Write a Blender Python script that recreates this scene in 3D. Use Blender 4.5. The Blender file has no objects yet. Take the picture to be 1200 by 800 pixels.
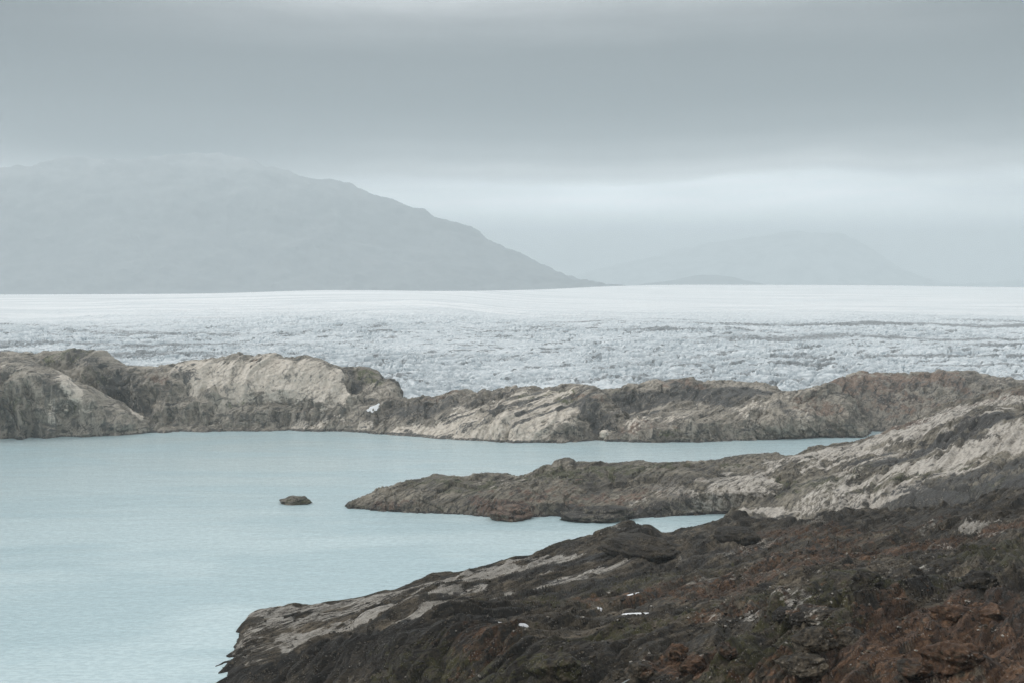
import bpy, math, numpy as np
from math import radians as RAD
rng = np.random.default_rng(7)
scene = bpy.context.scene
COL = scene.collection

# ---------------------------------------------------------------- camera model
F = 1400.0        # focal length in units of a 1200-wide frame
FA = 2000.0       # focal length the depths below were laid out for
DS = F / FA
H = 120.0         # height of the viewpoint above the lake
YH = 335.0        # row of the true horizon

# ---------------------------------------------------------------- noise
_perm = rng.permutation(256).astype(np.int32)
_perm = np.concatenate([_perm, _perm, _perm])
_g = rng.normal(size=(256, 3)); _g /= np.linalg.norm(_g, axis=1)[:, None]
_g = _g.astype(np.float32)

def perlin(x, y, z, seed=0):
    x = np.asarray(x, np.float32) + seed * 17.13; y = np.asarray(y, np.float32) + seed * 5.77
    z = np.asarray(z, np.float32) + seed * 9.41
    xi = np.floor(x); yi = np.floor(y); zi = np.floor(z)
    xf = x - xi; yf = y - yi; zf = z - zi
    X = xi.astype(np.int32) & 255; Y = yi.astype(np.int32) & 255; Z = zi.astype(np.int32) & 255
    u = xf * xf * xf * (xf * (xf * 6 - 15) + 10); v = yf * yf * yf * (yf * (yf * 6 - 15) + 10)
    w = zf * zf * zf * (zf * (zf * 6 - 15) + 10)
    def c(i, j, k):
        h = _perm[_perm[_perm[X + i] + Y + j] + Z + k]
        g = _g[h]
        return g[..., 0] * (xf - i) + g[..., 1] * (yf - j) + g[..., 2] * (zf - k)
    a = c(0, 0, 0); a += u * (c(1, 0, 0) - a)
    b = c(0, 1, 0); b += u * (c(1, 1, 0) - b)
    a += v * (b - a)
    e = c(0, 0, 1); e += u * (c(1, 0, 1) - e)
    d = c(0, 1, 1); d += u * (c(1, 1, 1) - d)
    e += v * (d - e)
    return (a + w * (e - a)) * 1.6

def fbm(x, y, z, oct=4, seed=0, gain=0.5):
    s = 0; a = 1.0; f = 1.0
    for o in range(oct):
        s = s + a * perlin(x * f, y * f, z * f, seed + o * 3)
        a *= gain; f *= 2.03
    return s

_cr = rng.random((256, 5)).astype(np.float32)
def blocks(x, y, seed=0):
    """jointed blocks: every cell of an irregular pattern has its own height and tilt -> (height, distance to the joint)"""
    x = np.asarray(x, np.float32); y = np.asarray(y, np.float32)
    xi = np.floor(x).astype(np.int32); yi = np.floor(y).astype(np.int32)
    b1 = np.full(x.shape, 9, np.float32); b2 = b1.copy(); hh = np.zeros_like(b1)
    for i in (-1, 0, 1):
        for j in (-1, 0, 1):
            c = _cr[_perm[_perm[(xi + i) & 255] + ((yi + j + seed * 7) & 255)]]
            ex = x - (xi + i + .1 + .8 * c[..., 0]); ey = y - (yi + j + .1 + .8 * c[..., 1])
            d = ex * ex + ey * ey
            near_ = d < b1
            b2 = np.where(near_, b1, np.minimum(b2, d))
            hh = np.where(near_, (c[..., 2] - .5) + ex * (c[..., 3] - .35) * 1.3 + ey * (c[..., 4] - .5) * 1.1, hh)
            b1 = np.where(near_, d, b1)
    return hh, np.sqrt(b2) - np.sqrt(b1)

def sstep(a, b, x):
    t = np.clip((x - a) / (b - a), 0, 1)
    return t * t * (3 - 2 * t)

def pchip1(pts, x):
    """monotone cubic through [(x,v)...], clamped ends"""
    p = np.array(pts, float)
    if len(p) == 1: return np.full_like(x, p[0, 1])
    xs, ys = p[:, 0], p[:, 1]
    h = np.diff(xs); d = np.diff(ys) / h
    m = np.zeros(len(xs)); m[0] = d[0]; m[-1] = d[-1]
    for i in range(1, len(xs) - 1):
        if d[i - 1] * d[i] > 0:
            w1 = 2 * h[i] + h[i - 1]; w2 = h[i] + 2 * h[i - 1]
            m[i] = (w1 + w2) / (w1 / d[i - 1] + w2 / d[i])
    xc = np.clip(x, xs[0], xs[-1])
    k = np.clip(np.searchsorted(xs, xc) - 1, 0, len(h) - 1)
    t = (xc - xs[k]) / h[k]
    return ((2*t**3 - 3*t**2 + 1) * ys[k] + (t**3 - 2*t**2 + t) * h[k] * m[k]
            + (-2*t**3 + 3*t**2) * ys[k + 1] + (t**3 - t**2) * h[k] * m[k + 1])

def pchip_rows(V, rows):
    """V: K x C control rows -> stacked rows, monotone cubic along the index"""
    K = V.shape[0]
    d = np.diff(V, axis=0)
    m = np.zeros_like(V); m[0] = d[0]; m[-1] = d[-1]
    if K > 2:
        a, b = d[:-1], d[1:]
        ok = a * b > 0
        den = np.where(ok, a + b, 1)
        m[1:-1] = np.where(ok, 2 * a * b / np.where(den == 0, 1, den), 0)
    out = []
    for k in range(K - 1):
        n = rows[k]
        for i in range(n + (1 if k == K - 2 else 0)):
            t = i / n
            out.append((2*t**3 - 3*t**2 + 1) * V[k] + (t**3 - 2*t**2 + t) * m[k]
                       + (-2*t**3 + 3*t**2) * V[k + 1] + (t**3 - t**2) * m[k + 1])
    return np.array(out)

# ---------------------------------------------------------------- object helpers
def tag(o, label, cat, kind=None, group=None):
    o['label'] = label; o['category'] = cat
    if kind: o['kind'] = kind
    if group: o['group'] = group
    return o

def mesh_obj(name, verts, quads, mat, smooth=True, attrs=None, loc=(0, 0, 0)):
    """verts (N,3), quads (M,3 or 4) numpy"""
    me = bpy.data.meshes.new(name)
    verts = np.asarray(verts, np.float32); quads = np.asarray(quads, np.int32)
    n, k = quads.shape
    me.vertices.add(len(verts)); me.vertices.foreach_set('co', verts.ravel())
    me.loops.add(n * k); me.loops.foreach_set('vertex_index', quads.ravel())
    me.polygons.add(n)
    me.polygons.foreach_set('loop_start', np.arange(0, n * k, k, dtype=np.int32))
    me.polygons.foreach_set('loop_total', np.full(n, k, np.int32))
    me.polygons.foreach_set('use_smooth', np.full(n, smooth))
    for a, val in (attrs or {}).items():
        at = me.attributes.new(a, 'FLOAT', 'POINT')
        at.data.foreach_set('value', np.asarray(val, np.float32).ravel())
    me.update(calc_edges=True); me.validate()
    me.materials.append(mat)
    o = bpy.data.objects.new(name, me); COL.objects.link(o); o.location = loc
    return o

def grid_quads(R, C):
    i = np.arange(R * C).reshape(R, C)
    return np.stack([i[:-1, :-1], i[:-1, 1:], i[1:, 1:], i[1:, :-1]], -1).reshape(-1, 4)

# ---------------------------------------------------------------- material helpers
class NT:
    def __init__(s, tree):
        s.t = tree; s.n = tree.nodes; s.l = tree.links
    def new(s, typ, **kw):
        n = s.n.new(typ)
        for k, v in kw.items(): setattr(n, k, v)
        return n
    def put(s, sock, v):
        if isinstance(v, bpy.types.NodeSocket): s.l.new(v, sock)
        elif isinstance(v, (tuple, list)) and len(v) == 3 and sock.type == 'RGBA': sock.default_value = (*v, 1)
        else: sock.default_value = v
    def math(s, op, a, b=0.0, c=None, clamp=False):
        n = s.new('ShaderNodeMath', operation=op, use_clamp=clamp)
        s.put(n.inputs[0], a); s.put(n.inputs[1], b)
        if c is not None: s.put(n.inputs[2], c)
        return n.outputs[0]
    def rng(s, v, a, b, c=0.0, d=1.0, smooth=True):
        n = s.new('ShaderNodeMapRange', interpolation_type='SMOOTHSTEP' if smooth else 'LINEAR')
        for i, q in enumerate((v, a, b, c, d)): s.put(n.inputs[i], q)
        return n.outputs[0]
    def mix(s, f, a, b, mode='MIX'):
        n = s.new('ShaderNodeMix', data_type='RGBA', blend_type=mode)
        s.put(n.inputs[0], f); s.put(n.inputs[6], a); s.put(n.inputs[7], b)
        return n.outputs[2]
    def noise(s, vec, scale, detail=4, rough=0.55, dist=0.0):
        n = s.new('ShaderNodeTexNoise')
        s.put(n.inputs['Vector'], vec); s.put(n.inputs['Scale'], scale); s.put(n.inputs['Detail'], detail)
        s.put(n.inputs['Roughness'], rough); s.put(n.inputs['Distortion'], dist)
        return n.outputs['Fac']
    def mapping(s, vec, scale=(1, 1, 1), rot=(0, 0, 0), loc=(0, 0, 0)):
        n = s.new('ShaderNodeMapping')
        s.put(n.inputs[0], vec); n.inputs[1].default_value = loc; n.inputs[2].default_value = rot; n.inputs[3].default_value = scale
        return n.outputs[0]
    def ramp(s, f, stops, interp='LINEAR'):
        n = s.new('ShaderNodeValToRGB'); r = n.color_ramp; r.interpolation = interp
        while len(r.elements) < len(stops): r.elements.new(0.5)
        for e, (p, c) in zip(r.elements, stops):
            e.position = p; e.color = (*c, 1) if len(c) == 3 else c
        s.put(n.inputs[0], f)
        return n.outputs[0]
    def attr(s, name):
        return s.new('ShaderNodeAttribute', attribute_name=name).outputs['Fac']

def new_mat(name):
    m = bpy.data.materials.new(name); m.use_nodes = True
    t = NT(m.node_tree); t.n.clear()
    out = t.new('ShaderNodeOutputMaterial'); b = t.new('ShaderNodeBsdfPrincipled')
    t.l.new(b.outputs[0], out.inputs[0])
    return m, t, b

STRIKE = RAD(37)      # the foliation runs away to the right
def rock_material(name, k, base, pale, rust, moss, dark, spec=.35, rough=0.62, bump=0.6, streak=1.4, run=(.82, .45)):
    """k: size of the fine structure; base: four colours dark->light"""
    m, t, b = new_mat(name)
    co = t.new('ShaderNodeTexCoord').outputs['Object']
    st = t.mapping(t.mapping(co, rot=(0, 0, STRIKE)), scale=(1 / (1.15 * k), 1 / (13.0 * k), 1 / (1.15 * k)))
    n_str = t.noise(st, 1.0, 7, 0.68, 0.25)
    n_big = t.noise(co, 1 / (16 * k), 5, 0.6)
    n_fine = t.noise(co, 1 / (0.8 * k), 6, 0.7)
    n_mid = t.noise(co, 1 / (3.6 * k), 6, 0.65, 0.3)
    v = t.math('ADD', t.math('MULTIPLY', n_str, 0.5 * streak), t.math('MULTIPLY', n_mid, 1.0 - 0.5 * streak))
    v = t.math('ADD', t.math('MULTIPLY', v, 0.7), t.math('MULTIPLY', n_fine, 0.3))
    vb = t.math('ADD', v, t.math('MULTIPLY', t.math('SUBTRACT', n_big, 0.5), 0.45))
    col = t.ramp(vb, [(0.40, base[0]), (0.465, base[1]), (0.52, base[2]), (0.61, base[3])])
    ve = t.math('MULTIPLY', t.math('SUBTRACT', t.math('ADD', t.math('MULTIPLY', n_str, .8), t.math('MULTIPLY', n_fine, .2)), 0.5), 4.5)
    vm = t.math('MULTIPLY', t.math('SUBTRACT', n_mid, 0.5), 3.6)
    def fac(a, e, lo=0.3, hi=0.75):
        return t.rng(t.math('MULTIPLY', t.math('ADD', t.attr(a), e), t.rng(t.attr(a), 0.02, 0.2)), lo, hi)
    col = t.mix(fac('moss', vm), col, t.ramp(n_fine, [(0.3, moss[0]), (0.7, moss[1])]))
    col = t.mix(fac('rust', vm), col, t.ramp(v, [(0.41, rust[0]), (0.5, rust[1]), (0.59, rust[2])]))
    fp = fac('pale', t.math('ADD', t.math('MULTIPLY', ve, .62), .06))
    col = t.mix(fp, col, t.ramp(t.math('ADD', t.math('MULTIPLY', n_fine, 0.5), t.math('MULTIPLY', n_str, 0.5)), [(0.40, pale[0]), (0.49, pale[1]), (0.58, pale[2])]))
    fd = fac('dark', ve)
    col = t.mix(fd, col, t.ramp(v, [(0.36, dark[0]), (0.62, dark[1])]))
    # joints filled with dark soil
    ve_ = t.new('ShaderNodeTexVoronoi', feature='DISTANCE_TO_EDGE'); ve_.inputs['Scale'].default_value = 1.0
    wq = t.new('ShaderNodeVectorMath', operation='ADD'); t.put(wq.inputs[0], t.mapping(t.mapping(co, rot=(0, 0, STRIKE)), scale=(1 / (4.0 * k), 1 / (24 * k), 1 / (5.5 * k))))
    nz = t.new('ShaderNodeTexNoise'); t.put(nz.inputs['Vector'], co); nz.inputs['Scale'].default_value = 1 / (5 * k); nz.inputs['Detail'].default_value = 4
    vs = t.new('ShaderNodeVectorMath', operation='SCALE'); t.put(vs.inputs[0], nz.outputs['Color']); vs.inputs['Scale'].default_value = .9
    t.put(wq.inputs[1], vs.outputs[0]); t.put(ve_.inputs['Vector'], wq.outputs[0])
    joint = t.math('MULTIPLY', t.rng(ve_.outputs['Distance'], .075, .012), t.rng(n_mid, .42, .54))
    col = t.mix(t.math('MULTIPLY', joint, t.rng(fp, 0, 1, .75, .38)), col, dark[0])
    # stains run down the steep faces
    ge = t.new('ShaderNodeSeparateXYZ'); t.put(ge.inputs[0], t.new('ShaderNodeNewGeometry').outputs['True Normal'])
    n_run = t.noise(t.mapping(co, scale=(1 / (2.6 * k), 1 / (2.6 * k), 1 / (17 * k))), 1.0, 6, .65, .2)
    steep = t.rng(ge.outputs[2], run[0], run[1])
    col = t.mix(t.math('MULTIPLY', steep, t.rng(n_run, .54, .62, 0, .8)), col, dark[1])
    col = t.mix(t.math('MULTIPLY', steep, t.rng(n_run, .46, .39, 0, .6)), col, base[3])
    # lichen and chip specks
    vo = t.new('ShaderNodeTexVoronoi', feature='F1'); t.put(vo.inputs['Vector'], co); vo.inputs['Scale'].default_value = 1 / (.8 * k)
    sp = t.math('MULTIPLY', t.rng(vo.outputs['Distance'], 0.30, 0.16), t.rng(n_mid, 0.47, 0.58))
    col = t.mix(t.math('MULTIPLY', sp, 0.7), col, tuple(0.85 * c for c in pale[1]))
    t.put(b.inputs['Base Color'], col)
    t.put(b.inputs['Roughness'], t.rng(n_mid, 0.3, 0.7, rough - 0.12, rough + 0.2))
    b.inputs['Specular IOR Level'].default_value = spec
    h = t.math('SUBTRACT', t.math('MULTIPLY', n_str, 1.5 * k * streak), t.math('MULTIPLY', joint, .25 * k))
    h = t.math('ADD', h, t.math('ADD', t.math('MULTIPLY', n_mid, 1.2 * k), t.math('MULTIPLY', n_fine, 0.45 * k)))
    bp = t.new('ShaderNodeBump'); t.put(bp.inputs['Strength'], t.rng(fp, 0, 1, bump, bump * .45)); bp.inputs['Distance'].default_value = 0.9
    t.put(bp.inputs['Height'], h); t.put(b.inputs['Normal'], bp.outputs[0])
    return m

# ---------------------------------------------------------------- terrain sheets
class Sheet:
    """a height sheet lofted through control lines: each line gives, per bearing, a depth and a height"""
    def __init__(s, x0, x1, dx):
        s.u = np.arange(x0, x1 + dx / 2, dx); s.D = []; s.Z = []
    def px(s, ypts, dpts):                       # a line seen at row y at the given depth
        y = pchip1(ypts, s.u); D = pchip1(dpts, s.u) if not np.isscalar(dpts) else np.full_like(s.u, dpts)
        s.D.append(D); s.Z.append(H + (YH - y) / FA * D); return s
    def water(s, ypts, off=0.0, z=0.0):          # a line on the water
        y = pchip1(ypts, s.u)
        s.D.append(H * FA / (y - YH) + off); s.Z.append(np.full_like(s.u, z)); return s
    def dz(s, dpts, zpts):
        g = lambda p: pchip1(p, s.u) if not np.isscalar(p) else np.full_like(s.u, float(p))
        s.D.append(g(dpts)); s.Z.append(g(zpts)); return s
    def rel(s, dD, dZ, ref=-1):
        g = lambda p: pchip1(p, s.u) if not np.isscalar(p) else np.full_like(s.u, float(p))
        s.D.append(s.D[ref] + g(dD)); s.Z.append(s.Z[ref] + g(dZ)); return s
    def build(s, rows, ends=None, sink=12.0):
        D = np.array(s.D); Z = np.array(s.Z)
        for k in range(1, len(D)): D[k] = np.maximum(D[k], D[k - 1] + 1.0)
        if ends:
            a0, a1, b1, b0 = ends                # sinks below the water outside [a0, b0]
            w = sstep(a0, a1, s.u) * (1 - sstep(b1, b0, s.u))
            Z = Z * w - sink * (1 - w)
        D = pchip_rows(D, rows); Z = pchip_rows(Z, rows)
        X = (s.u[None, :] - 600) / FA * D
        s.P = np.stack([X, D * DS, Z], -1); return s
    def displace(s, fn):
        P = s.P
        du = np.gradient(P, axis=1); dv = np.gradient(P, axis=0)
        N = np.cross(du, dv); N /= (np.linalg.norm(N, axis=-1, keepdims=True) + 1e-9)
        N[N[..., 2] < 0] *= -1
        s.N = N
        s.P = P + N * fn(P, N)[..., None]
        return s
    def relief(s, fn):                           # carried out by paint(), which first lays out the kinds of rock
        s._fn = fn; return s
    def _carve(s, pale):
        fn = s._fn
        s._pale = pale
        def g(P, N):
            big, small = fn(P, N)
            return big + small * (1 - .72 * np.clip(pale * 1.15, 0, 1))
        s.displace(g)
        if hasattr(s, '_s'): del s._s
    def screen(s):
        P = s.P
        return 600 + F * P[..., 0] / P[..., 1], YH + F * (H - P[..., 2]) / P[..., 1]
    def pick(s, x, y, tol=2.5):
        sx, sy = s.screen()
        if not hasattr(s, '_s'): s._s = (sx, sy)
        d2 = (sx - x) ** 2 + (sy - y) ** 2
        c = d2 < tol * tol
        if c.any():
            return s.P[c][np.argmin(s.P[c][:, 1])]
        return s.P.reshape(-1, 3)[np.argmin(d2)]
    def paint(s, strokes, seed=0, wob=0.8):
        """strokes: (attr, [(x,y)..], width in metres, strength) -> soft bands of rock along lines on the ground"""
        m = {a: np.zeros(s.P.shape[:2], np.float32) for a in ('pale', 'rust', 'moss', 'dark')}
        P = s.P.astype(np.float32)
        L = np.median(P[..., 1]) / 40
        wn = fbm(P[..., 0] / L, P[..., 1] / L, P[..., 2] / L * 2, 3, 40 + seed)
        for a, line, w, k in strokes:
            q = [s.pick(*c) for c in line]
            if len(q) == 1: q = q * 2
            best = None
            for A, B in zip(q[:-1], q[1:]):
                A = A.astype(np.float32); B = B.astype(np.float32)
                ab = B - A; den = float(ab @ ab) + 1e-6
                h = np.clip(((P - A) @ ab) / den, 0, 1)
                d = np.linalg.norm(P - A - h[..., None] * ab, axis=-1)
                best = d if best is None else np.minimum(best, d)
            best = best * (1 + wob * wn)
            m[a] = np.maximum(m[a], k * (1 - sstep(0.45 * w, 1.25 * w, best)))
        if hasattr(s, '_fn'):
            s._carve(m['pale']); P = s.P.astype(np.float32)
        lv = 1.0 + .9 * (L / 20) if L > 14 else .6
        m['dark'] = np.maximum(m['dark'], .85 * (1 - sstep(.35 * lv, lv, P[..., 2] + .5 * lv * wn)))
        s.m = m
        return s
    def obj(s, name, mat):
        R, C = s.P.shape[:2]
        return mesh_obj(name, s.P.reshape(-1, 3), grid_quads(R, C), mat, attrs={a: v.ravel() for a, v in getattr(s, 'm', {}).items()})

CS, SN = math.cos(STRIKE), math.sin(STRIKE)
def rocky(k=1.0, big=1.0, ledge=1.0, knob=1.0, fine=1.0, gully=0.0, seed=0, block=1.0, crag=3.4):
    """relief of ice-worn, foliated rock: swells, ledges along the strike, knobs, cracks"""
    def fn(P, N):
        X, Y, Z = P[..., 0], P[..., 1], P[..., 2]
        s_ = X * SN + Y * CS; p_ = X * CS - Y * SN
        h = 3.0 * k * big * fbm(X / (42 * k), Y / (42 * k), Z / (30 * k), 2, seed)
        h = h + 4.0 * k * big * (0.3 - np.abs(perlin(s_ / (75 * k), p_ / (34 * k), Z / (45 * k), seed + 7)))
        w = fbm(X / (55 * k), Y / (55 * k), Z / (40 * k), 3, seed + 11)
        q_ = p_ + 0.6 * Z + 9 * k * w
        for lam, A, sd in ((15.0, 1.6, 1), (5.6, 0.7, 2), (2.3, .28, 3)):
            tt = q_ / (lam * k) + 0.35 * perlin(s_ / (lam * 2.8 * k), p_ / (lam * .7 * k), Z / (lam * k), seed + 20 + sd)
            fr = tt - np.floor(tt)
            saw = np.where(fr < 0.86, fr / 0.86, (1 - fr) / 0.14)
            am = sstep(-0.35, 0.3, perlin(s_ / (60 * k), p_ / (22 * k), Z / (25 * k), seed + 31 + sd))
            h = h + A * k * ledge * am * (saw - 0.5)
        H0, h = h, 0.0
        for bx, by, A, sd in ((23.0, 52.0, crag, 3), (9.0, 22.0, 1.7, 1), (3.2, 7.5, .65, 2)):
            wj = 1.2 * k * perlin(s_ / (6 * k), p_ / (6 * k), Z / (6 * k), seed + 77)
            bh, be = blocks((q_ + wj) / (bx * k), (s_ + wj + .5 * Z) / (by * k), seed + sd)
            am = sstep(-.4, .2, perlin(s_ / (48 * k), p_ / (26 * k), Z / (30 * k), seed + 35 + sd))
            h = h + k * block * am * (A * bh - .3 * A * np.exp(-(be / .07) ** 2))
        n = perlin(s_ / (15 * k), p_ / (8 * k), Z / (8 * k), seed + 41)
        rg = sstep(-.35, .35, fbm(s_ / (38 * k), p_ / (20 * k), Z / (20 * k), 2, seed + 71))   # broken ground against smooth slabs
        h = h + 1.2 * k * knob * (0.35 - np.abs(n)) * (.45 + .55 * rg)
        n = perlin(s_ / (7 * k), p_ / (3.6 * k), Z / (3.6 * k), seed + 45)
        h = h + 0.55 * k * knob * (0.3 - np.abs(n)) * (.15 + .85 * rg)
        crack = perlin(s_ / (70 * k) + 0.2 * w, p_ / (9 * k), Z / (14 * k), seed + 49)
        h = h - .8 * k * ledge * np.exp(-(crack / 0.05) ** 2) * rg
        h = h + 0.32 * k * fine * (.25 + .75 * rg) * fbm(X / (2.6 * k), Y / (2.6 * k), Z / (2.6 * k), 3, seed + 53, 0.55)
        if gully:
            g = perlin(X / (13 * k), Y / (13 * k), Z / (60 * k), seed + 61)
            g2 = perlin(X / (5 * k), Y / (5 * k), Z / (24 * k), seed + 63)
            st = 1 - np.clip(N[..., 2], 0, 1)
            h = h + gully * k * sstep(0.1, 0.45, st) * (5.0 * (0.3 - np.abs(g)) + 1.8 * (0.3 - np.abs(g2)))
        return H0, h
    return fn

# ---------------------------------------------------------------- rock materials
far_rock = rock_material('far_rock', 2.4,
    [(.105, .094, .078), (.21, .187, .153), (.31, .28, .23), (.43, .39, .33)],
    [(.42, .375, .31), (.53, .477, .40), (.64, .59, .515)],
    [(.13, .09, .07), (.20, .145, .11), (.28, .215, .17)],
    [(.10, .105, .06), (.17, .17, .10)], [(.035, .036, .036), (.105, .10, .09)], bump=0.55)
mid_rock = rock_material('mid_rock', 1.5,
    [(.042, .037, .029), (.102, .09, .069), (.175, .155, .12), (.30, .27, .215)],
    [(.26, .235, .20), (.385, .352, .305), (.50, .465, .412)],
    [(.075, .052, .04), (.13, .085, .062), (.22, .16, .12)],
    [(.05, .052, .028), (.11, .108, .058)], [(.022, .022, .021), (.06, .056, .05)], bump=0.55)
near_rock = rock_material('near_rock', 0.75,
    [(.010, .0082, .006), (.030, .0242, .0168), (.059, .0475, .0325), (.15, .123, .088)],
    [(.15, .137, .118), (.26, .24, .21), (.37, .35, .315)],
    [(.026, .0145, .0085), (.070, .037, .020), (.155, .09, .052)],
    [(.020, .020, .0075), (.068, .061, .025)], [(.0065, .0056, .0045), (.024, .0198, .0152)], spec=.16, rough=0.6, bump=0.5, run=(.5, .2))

SH = {}
def veins(n, x0, x1, yc, dy, rise, wid, seed, kinds=('pale', 'pale', 'dark'), k=(.55, .95)):
    """thin beds that run along the strike: light and dark bands in the foliated rock"""
    r = np.random.default_rng(seed); out = []
    for i in range(n):
        x = r.uniform(x0, x1); y = np.interp(x, [p[0] for p in yc], [p[1] for p in yc]) + r.uniform(-dy, dy); l = r.uniform(35, 110)
        q = [(x, y), (x + l * .5, y - rise * l * .5 + r.uniform(-2, 2)), (x + l, y - rise * l)]
        out.append((kinds[i % len(kinds)], q, wid * r.uniform(.6, 1.5), r.uniform(*k)))
    return out
# ---- far shore -------------------------------------------------------------
WFAR = [(-250, 520), (0, 515), (90, 512), (160, 507.5), (190, 506), (250, 505), (400, 505), (450, 509), (530, 514), (600, 519), (640, 519), (700, 516), (740, 518), (850, 516), (950, 513), (1010, 512), (1100, 511), (1350, 508)]
def off(pts, dy): return [(x, y + dy) for x, y in pts]

# left buttress
s = Sheet(-260, 215, 0.9)
s.water(WFAR, -22, -9).water(WFAR)
s.rel(7, [(-260, 26), (0, 24), (60, 22), (100, 15), (140, 8), (175, 2), (215, 0)])
s.rel(9, [(-260, 19), (0, 19), (60, 17), (100, 13), (140, 7), (175, 1.5), (215, 0)])
s.rel(20, [(-260, 16), (-40, 15), (0, 14), (30, 13), (60, 9), (85, 5), (110, 5), (140, 3), (175, 1), (215, 0)])
s.rel(60, [(-260, 6), (0, 5), (60, 1), (120, -2), (215, 0)]).rel(40, -40)
s.build([6, 40, 40, 46, 20, 10], (-270, -262, 165, 196), 8).relief(rocky(1.5, 1.1, 1.1, 0.8, 1.2, 2.2, 1, 1.4, 2.6))
s.paint([('pale', [(62, 432), (75, 447), (90, 462)], 7, .95), ('pale', [(88, 447), (108, 455)], 5, .8), ('pale', [(130, 460), (142, 470), (156, 488)], 6, .9), ('pale', [(0, 425), (40, 428)], 5, .3),
         ('pale', [(63, 470), (62, 500)], 4, .5), ('dark', [(0, 470), (20, 505), (60, 510)], 10, .45), ('dark', [(58, 440), (60, 462)], 6, .5), ('dark', [(80, 500), (150, 500)], 6, .35), ('moss', [(20, 465), (30, 490)], 7, .35), ('moss', [(92, 478), (100, 485)], 5, .4), ('dark', [(0, 420), (50, 432)], 6, .4)], 1)
s.obj('hill', far_rock).name = 'sea_cliff'
SH['but'] = s
# back of the bay
s = Sheet(-260, 300, 0.9)
s.dz(1425, -6).px([(-260, 505), (100, 500), (160, 498), (210, 495), (300, 500)], [(-260, 1440), (160, 1432), (300, 1432)])
s.px([(-260, 445), (60, 438), (100, 437), (150, 452), (200, 448), (250, 455), (300, 470)], 1462)
s.px([(-260, 416), (0, 413), (25, 415), (42, 417.5), (60, 413), (85, 411.5), (110, 413.5), (128, 420), (152, 430.5), (175, 432.5), (200, 431), (250, 428), (300, 440)], 1500)
s.rel(50, -10).rel(60, -60)
s.build([8, 50, 50, 16, 8], (-270, -262, 262, 298), 10).relief(rocky(1.5, 1.1, 1.1, 0.8, 1.2, 2.4, 2, 1.4, 2.2))
s.paint([('dark', [(95, 416), (125, 425), (155, 440)], 12, .55), ('dark', [(140, 450), (165, 490)], 16, .7), ('rust', [(175, 440), (195, 445)], 8, .45), ('moss', [(60, 414), (95, 414)], 9, .6), ('dark', [(200, 450), (202, 490)], 8, .4), ('moss', [(100, 436), (120, 440)], 6, .4)], 2)
s.obj('hill', far_rock).name = 'bay_cliff'
# pale dome
s = Sheet(180, 470, 0.8)
s.water(WFAR, -20, -9).water(WFAR, 6)
s.px([(180, 492), (230, 488), (300, 484), (350, 480), (400, 482), (470, 480)], [(180, 1434), (300, 1440), (470, 1436)])
s.px([(180, 470), (205, 460), (235, 452), (300, 450), (350, 447), (390, 455), (410, 462), (470, 470)], [(180, 1450), (300, 1456), (470, 1450)])
s.px([(180, 452), (197, 436), (212, 429), (245, 425), (300, 419), (330, 417.5), (360, 420), (385, 426), (398, 430), (406, 441), (412, 462), (425, 474), (470, 480)], [(180, 1470), (300, 1505), (400, 1485), (470, 1470)])
s.rel(40, -10).rel(60, -60)
s.build([6, 36, 46, 60, 16, 8], (176, 190, 416, 440), 8).relief(rocky(1.5, 1.0, 1.1, 0.8, 1.0, 1.6, 3, 1.3, 2.2))
s.paint([('pale', [(220, 455), (250, 465), (270, 450)], 16, .85), ('pale', [(230, 440), (290, 436), (330, 432), (375, 436)], 24, .8), ('pale', [(320, 455), (360, 452), (395, 460)], 14, .7), ('pale', [(210, 432), (240, 428)], 6, .5), ('pale', [(380, 440), (398, 455)], 12, .8),
         ('dark', [(212, 440), (210, 480)], 9, .85), ('dark', [(270, 480), (340, 485)], 10, .25), ('rust', [(300, 420), (335, 419)], 7, .6), ('moss', [(270, 470), (290, 462)], 7, .35), ('pale', [(240, 498), (290, 492)], 5, .5)], 3)
s.obj('hill', far_rock).name = 'pale_dome'
# grey-green hump by the ice
s = Sheet(385, 490, 0.7)
s.px([(385, 480), (430, 478), (490, 482)], 1500)
s.px([(385, 462), (410, 456), (432, 450), (455, 452), (465, 462), (490, 480)], 1530)
s.px([(385, 436), (402, 432), (430, 432.5), (444, 437), (450, 443), (462, 447), (466, 458), (472, 470), (490, 480)], 1560)
s.rel(40, -10).rel(50, -50)
s.build([40, 50, 14, 8], (380, 392, 464, 486), 6).relief(rocky(1.4, 0.7, 0.6, 0.8, 0.9, 0.8, 4))
s.paint([('dark', [(405, 440), (410, 470)], 12, .9), ('moss', [(415, 436), (445, 440)], 8, .6), ('dark', [(450, 441), (462, 445)], 6, .7), ('pale', [(430, 455), (455, 456)], 8, .35)], 4)
s.obj('hill', far_rock).name = 'ice_edge_hump'
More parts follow.
